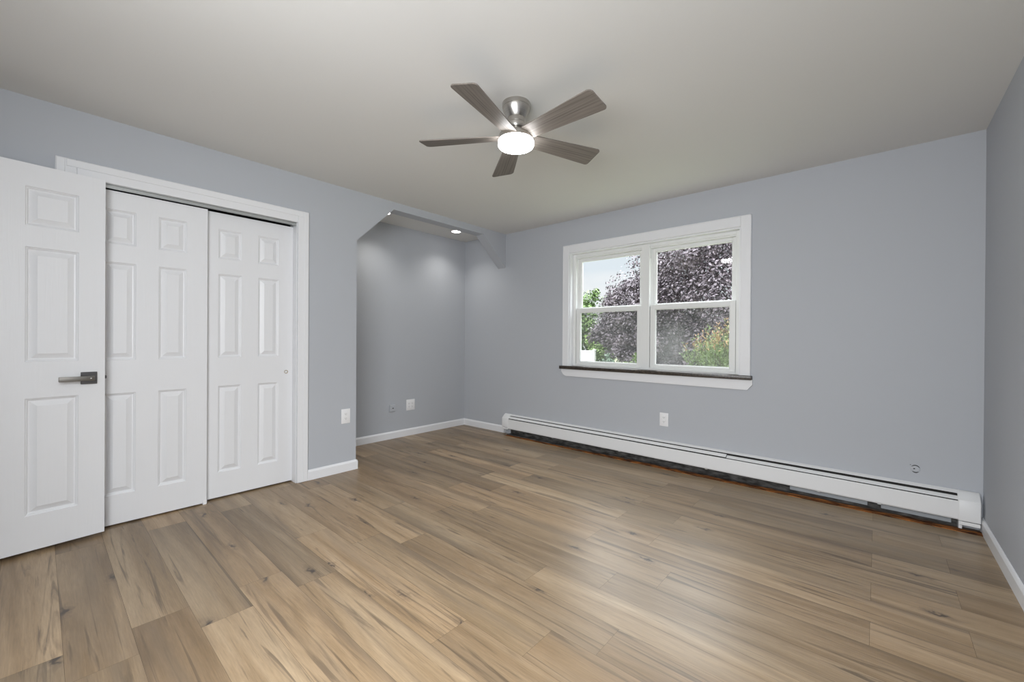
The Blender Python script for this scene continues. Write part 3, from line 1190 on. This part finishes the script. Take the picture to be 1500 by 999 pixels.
def tree(name, label, cat, base, lobes, leaf, lmat, seed, trunk=(1.0, .12), group=None, npuff=40, nleaf=120, asp=.62, back=True):
    """lobes: (dx,dy,dz, rx,ry,rz, weight) relative to the base"""
    rnd = random.Random(seed)
    t = empty(name, base)
    tag(t, label, cat, group)
    puffs = []
    limbs = []
    for dx, dy, dz, rx, ry, rz, wgt in lobes:
        limbs.append((dx, dy, dz))
        n = max(3, int(npuff * wgt))
        for _ in range(n):
            v = Vector((rnd.gauss(0, 1), rnd.gauss(0, 1), rnd.gauss(0, 1))).normalized()
            if back and v.y > .35:
                v.y = -v.y                              # most leaves on the side seen from the house
            k = rnd.uniform(.5, .97)
            pr = min(rx, ry, rz) * rnd.uniform(.17, .30)
            puffs.append((dx + v.x * rx * k, dy + v.y * ry * k, max(.1, dz + v.z * rz * k), pr, nleaf))
    build('foliage', foliage(rnd, puffs, leaf, asp), lmat, t, fix=False)
    h, r = trunk
    build('trunk', trunk_bm(h, r, limbs, rnd), M_bark, t, True)
    return t


M_maple = leaf_mat('purple_maple_leaf', (.060, .046, .056), (.15, .122, .138), .5, .4, 1.3)
tree('purple_maple', 'large purple-leaved maple tree filling the right window pane', 'tree', (-.5, 12.3, GZ),
     [(.2, 0, 3.0, 4.0, 3.0, 4.0, 1.0), (-3.4, -.2, 2.3, 1.75, 1.6, 1.5, .26), (-1.8, -.8, 1.5, 2.2, 1.6, 1.3, .25), (1.6, -1.2, 1.6, 2.4, 1.6, 1.5, .25), (-3.2, -.3, 3.1, 1.35, 1.2, 1.3, .3)],
     .105, M_maple, 3, (1.2, .26), npuff=330, nleaf=210)
M_g1 = leaf_mat('mid_green_leaf', (.05, .095, .025), (.13, .20, .06), .5, .4, 1.2)
M_g2 = leaf_mat('light_green_leaf', (.11, .18, .04), (.22, .31, .09), .5, .4, 1.5)
M_g3 = leaf_mat('blue_green_leaf', (.06, .10, .06), (.13, .19, .13), .5, .4, 2)
tree('green_tree', 'tall green tree left of the maple beyond the fence', 'tree', (-9.3, 17.5, GZ),
     [(0, 0, 2.6, 1.7, 1.4, 2.15, 1), (-1.6, .2, 2.2, 1.4, 1.2, 1.9, .6)], .17, M_g1, 5, (1.3, .14), npuff=70, nleaf=110)
tree('light_green_shrub', 'light green shrub beside the white fence', 'shrub', (-6.15, 13.4, GZ),
     [(0, 0, 1.25, .75, .7, 1.2, 1), (.3, -.1, .9, .55, .5, .8, .5)], .12, M_g2, 6, (.6, .05), npuff=60, nleaf=90)
tree('young_green_shrub', 'bright green sapling in front of the maple at the foot of the left window', 'shrub', (-2.65, 9.2, GZ),
     [(0, 0, .62, .30, .3, .50, 1), (.12, 0, 1.0, .16, .16, .3, .4)], .09, M_g2, 7, (.4, .03), npuff=26, nleaf=45)
tree('blue_green_shrub', 'low blue-green bush at the foot of the maple', 'shrub', (-3.5, 9.0, GZ),
     [(0, 0, .60, .55, .35, .55, 1)], .09, M_g3, 8, (.3, .04), npuff=40, nleaf=70)
tree('distant_hedge', 'dark green hedge behind the maple', 'hedge', (-3.5, 19.5, GZ),
     [(-2.5, 0, 1.2, 2.5, 1, 1.5, 1), (2.0, 0, 1.2, 3.0, 1, 1.6, 1), (6.5, 0, 1.3, 3.0, 1, 1.8, 1)], .2, M_g1, 9, (.5, .1), npuff=60, nleaf=90)


def plume_shrub():
    """feathery green shrub with orange tips close to the right pane"""
    rnd = random.Random(21)
    t = empty('orange_tipped_shrub', (.97, 6.0, GZ))
    tag(t, 'feathery green shrub with orange tips in the lower right window pane', 'shrub')
    mg = leaf_mat('feathery_green_leaf', (.09, .14, .04), (.19, .25, .10), .5, .4, 4)
    mo = leaf_mat('orange_new_growth', (.27, .15, .07), (.36, .23, .11), .5, .4, 4)
    bmg, bmo, bms = NB(), NB(), NB()
    def leaf(bm, p, d, s):
        a = d.cross(Vector((rnd.uniform(-1, 1), rnd.uniform(-1, 1), rnd.uniform(-1, 1))))
        if a.length < 1e-3:
            return
        a.normalize()
        bm.faces.new([bm.verts.new(q) for q in (p, p + d * s * .5 + a * s * .16, p + d * s, p + d * s * .5 - a * s * .16)])
    for _ in range(210):
        ang = rnd.uniform(0, 2 * PI)
        lean = min(abs(rnd.gauss(0, .24)), .6)
        ln = rnd.uniform(.72, 1.0) * 2.12 * (1 - 1.15 * lean)
        base = Vector((rnd.gauss(0, .17), rnd.gauss(0, .17), 0))
        d0 = Vector((math.cos(ang) * math.sin(lean), math.sin(ang) * math.sin(lean), math.cos(lean)))
        prev = base
        n = 34
        for i in range(1, n + 1):
            q = i / n
            p = base + d0 * ln * q + Vector((math.cos(ang), math.sin(ang), 0)) * .28 * q * q
            if i % 6 == 0:
                w = .006
                o = Vector((w, 0, 0))
                bms.faces.new([bms.verts.new(x) for x in (prev - o, prev + o, p + o, p - o)])
                prev = p
            if q > .18:
                for _k in range(5):
                    dd = (d0 * .7 + Vector((rnd.uniform(-1, 1), rnd.uniform(-1, 1), rnd.uniform(-.3, .8)))).normalized()
                    leaf(bmo if q > .9 and ln > 1.55 and rnd.random() < .6 else bmg, p + dd * rnd.uniform(0, .05), dd, rnd.uniform(.035, .075))
    build('foliage', bmg, mg, t, fix=False)
    tag(build('leaf_tips', bmo, mo, t, fix=False), 'orange new growth at the tips')
    build('stems', bms, M_bark, t, fix=False)


plume_shrub()
bpy.context.view_layer.update()
